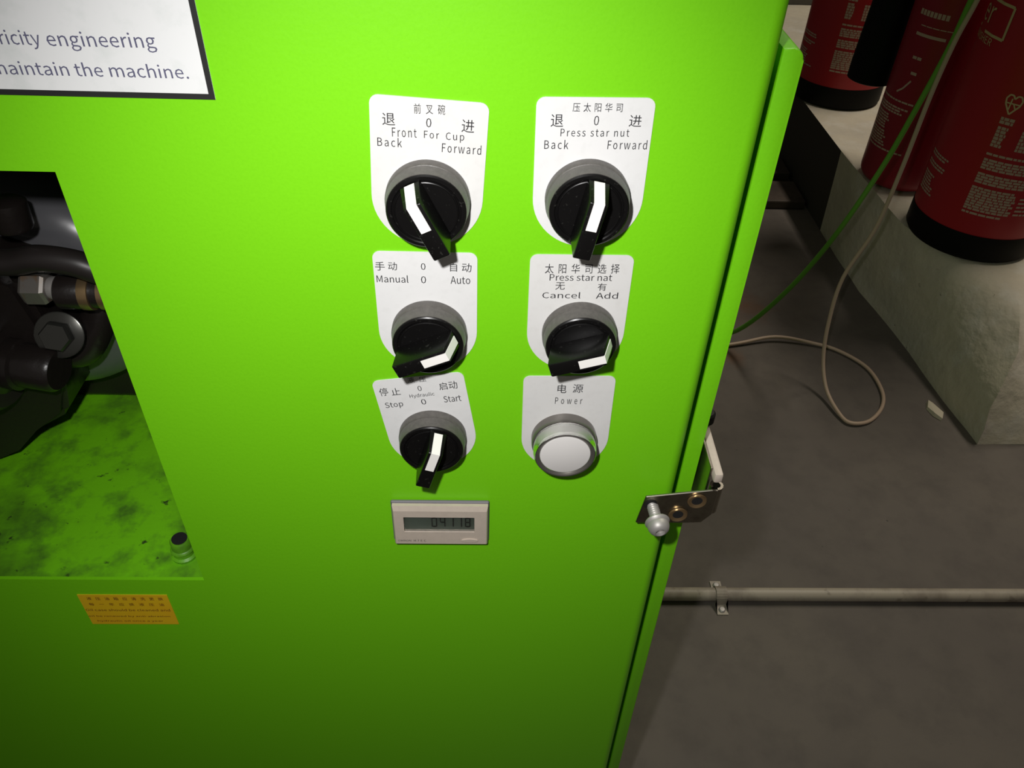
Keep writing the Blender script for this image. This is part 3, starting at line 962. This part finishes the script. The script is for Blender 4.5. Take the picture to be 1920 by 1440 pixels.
wrap_line(bm, cA, rr, [(hu - 0.003, hz + 0.006), (hu - 0.003, hz + 0.021)], 0.0018)
wrap_line(bm, cA, rr, [(hu - 0.0085, hz + 0.0145), (hu + 0.0085, hz + 0.0145)], 0.0018)
wrap_line(bm, cA, rr, [(hu + 0.001, hz + 0.0145), (hu + 0.005, hz + 0.008)], 0.0018)
link('approval_mark', bm, 'gold_print', eA)

# the carbon dioxide one in the middle: no skirt, rounded foot, black horn
cB = (0.7335, 1.066)
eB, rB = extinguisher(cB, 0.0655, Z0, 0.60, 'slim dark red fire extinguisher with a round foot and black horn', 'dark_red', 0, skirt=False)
bm = bmesh.new()
rnd = random.Random(5)
rr = rB + 0.0005
for k in range(8):
    wrap_rect(bm, cB, rr, -0.0895 + k * 0.0064, -0.0845 + k * 0.0064, Z0 + 0.284, Z0 + 0.292)
paragraph(bm, cB, rr, -0.080, -0.026, Z0 + 0.2705, 1, 0.006, 0.0014, rnd)
wrap_rect(bm, cB, rr, -0.0843, -0.0341, Z0 + 0.2545, Z0 + 0.2590)
paragraph(bm, cB, rr, -0.0752, -0.0595, Z0 + 0.2245, 1, 0.006, 0.0045, rnd)
paragraph(bm, cB, rr, -0.0691, -0.0589, Z0 + 0.2010, 1, 0.006, 0.0045, rnd)
wrap_line(bm, cB, rr, [(-0.084, Z0 + 0.164), (-0.074, Z0 + 0.172), (-0.064, Z0 + 0.187)], 0.003)
for (zt, rows, ue) in ((0.153, 1, -0.045), (0.142, 3, -0.050), (0.126, 6, -0.079), (0.098, 6, -0.071), (0.070, 1, -0.030)):
    paragraph(bm, cB, rr, -0.120, ue, Z0 + zt, rows, 0.0044, 0.0028, rnd, 0.2)
sp = link('small_print', bm, 'cream_print', eB)
sp['kind'] = 'stuff'
hn = link('discharge_horn', lathe([(0, 0.004), (0.030, 0.004), (0.034, 0.0), (0.038, 0.002), (0.0385, 0.03), (0.036, 0.15), (0.030, 0.23), (0.014, 0.25), (0.012, 0.30), (0, 0.30)], (0.674, 1.165, 0.314), (0.03, 0, 1), 40), 'skirt', eB, smooth=40)
link('hose', tube([(0.683, 1.165, 0.61), (0.685, 1.16, 0.70), (0.70, 1.12, 0.79), (0.735, 1.08, 0.805), (0.7355, 1.066, 0.80)], 0.009, 12), 'skirt', eB, smooth=60)

# the far one
cC = (0.750, 1.468)
eC, rC = extinguisher(cC, 0.0938, Z0, 0.56, 'red fire extinguisher with black base, farthest along the plinth behind the horn', 'red', 0)
print_block(eC, cC, rC, -0.0600, 11, Z0)

# ------------------------------------------------------------------ conduit on the floor
CON = empty('conduit_pipe', (0.55, 0.297, 0.0))
tag(CON, 'thin dusty grey conduit pipe clipped along the floor', 'pipe')
link('pipe', tube([(0.112, 0.297, 0.0085), (1.745, 0.297, 0.0085)], 0.008, 20, 1), 'conduit', CON, smooth=60)
bm = bmesh.new()
pr = [(0.0, 0.0018)]
prof = [(-0.0235, 0.0), (-0.0235, 0.0016), (-0.0095, 0.0016)] + [(-0.0095 * math.cos(R(a)), 0.0085 + 0.0095 * math.sin(R(a))) for a in range(0, 181, 20)] + [(0.0095, 0.0016), (0.0235, 0.0016), (0.0235, 0.0)]
inner = [(0.0084, 0.0)] + [(0.0084 * math.cos(R(a)), 0.0085 + 0.0084 * math.sin(R(a))) for a in range(0, 181, 20)] + [(-0.0084, 0.0)]
ring = prof + inner
cx = 0.283
lo = [bm.verts.new((cx - 0.0065, 0.297 + y, z)) for y, z in ring]
hi = [bm.verts.new((cx + 0.0065, 0.297 + y, z)) for y, z in ring]
n = len(ring)
for i in range(n):
    j = (i + 1) % n
    bm.faces.new((lo[i], lo[j], hi[j], hi[i]))
bm.faces.new(lo)
bm.faces.new(hi)
bmesh.ops.triangulate(bm, faces=[f for f in bm.faces if len(f.verts) > 4])
sd = link('saddle_clip', bm, 'conduit', CON)
for s in (-1, 1):
    link('screw', lathe([(0.0040, 0), (0.0040, 0.001), (0.0028, 0.0022), (0, 0.0024)], (cx, 0.297 + s * 0.0172, 0.0017), (0, 0, 1), 16), 'steel', sd, smooth=40)

# ------------------------------------------------------------------ cables
bc = tube([(0.70, 0.86, 2.3), (0.640, 0.78, 1.25), (0.600, 0.74, 0.85), (0.575, 0.722, 0.66), (0.561, 0.72, 0.565), (0.553, 0.72, 0.518), (0.548, 0.72, 0.453), (0.546, 0.72, 0.353),
           (0.540, 0.72, 0.265), (0.520, 0.722, 0.183), (0.517, 0.712, 0.110), (0.520, 0.695, 0.052), (0.526, 0.664, 0.016), (0.535, 0.620, 0.006), (0.547, 0.602, 0.0050), (0.577, 0.608, 0.0042),
           (0.608, 0.640, 0.0040), (0.622, 0.680, 0.0040), (0.618, 0.735, 0.0040), (0.585, 0.778, 0.0042), (0.545, 0.796, 0.006), (0.485, 0.806, 0.010), (0.420, 0.792, 0.006), (0.330, 0.770, 0.0040), (0.20, 0.72, 0.0040), (0.04, 0.64, 0.0040), (-0.12, 0.62, 0.0040)], 0.0029, 12, 6)
tag(link('electric_cable', bc, 'cable_beige', smooth=60), 'thin beige cable hanging down to a loop on the floor', 'cable')
gc = tube([(0.715, 0.88, 2.3), (0.650, 0.80, 1.25), (0.610, 0.77, 0.85), (0.583, 0.752, 0.66), (0.571, 0.75, 0.558), (0.566, 0.75, 0.502), (0.553, 0.75, 0.428), (0.534, 0.75, 0.339), (0.499, 0.75, 0.230),
           (0.456, 0.757, 0.130), (0.410, 0.785, 0.038), (0.36, 0.81, 0.008), (0.28, 0.81, 0.0042), (0.17, 0.76, 0.0042), (0.03, 0.68, 0.0042), (-0.12, 0.66, 0.0042)], 0.0037, 12, 6)
tag(link('electric_cable', gc, 'cable_green', smooth=60), 'bright green cable slanting down behind the machine', 'cable')

# ------------------------------------------------------------------ timber beyond
tag(link('timber_board', box((0.16, 1.268, 0.001), (0.672, 1.362, 0.020), 0.003), 'wood'), 'dark wooden board flat on the floor, in front of another board', 'board')
tag(link('timber_board', box((0.14, 1.388, 0.001), (0.671, 1.478, 0.026), 0.003), 'wood'), 'dark wooden board flat on the floor, under a slanting batten', 'board')
bm = box((-0.18, -0.012, 0), (0.18, 0.012, 0.016), 0.002)
bmesh.ops.transform(bm, matrix=Matrix.Translation((0.46, 1.45, 0.027)) @ Matrix.Rotation(R(-28), 4, 'Z'), verts=bm.verts[:])
tag(link('timber_batten', bm, 'wood'), 'narrow dark batten lying slantwise on a floor board', 'batten')

# paint flakes knocked off the plinth
bm = bmesh.new()
pts = [(0.678, 0.640), (0.684, 0.654), (0.690, 0.650), (0.696, 0.626), (0.690, 0.614), (0.682, 0.624)]
lo = [bm.verts.new((x, y, 0.0005)) for x, y in pts]
hi = [bm.verts.new((x + 0.001, y, 0.005 + 0.002 * (i % 2))) for i, (x, y) in enumerate(pts)]
for i in range(6):
    j = (i + 1) % 6
    bm.faces.new((lo[i], lo[j], hi[j], hi[i]))
bm.faces.new(lo)
bm.faces.new(hi)
tag(link('paint_flake', bm, 'flake'), 'cream paint flake on the floor beside the plinth', 'debris')
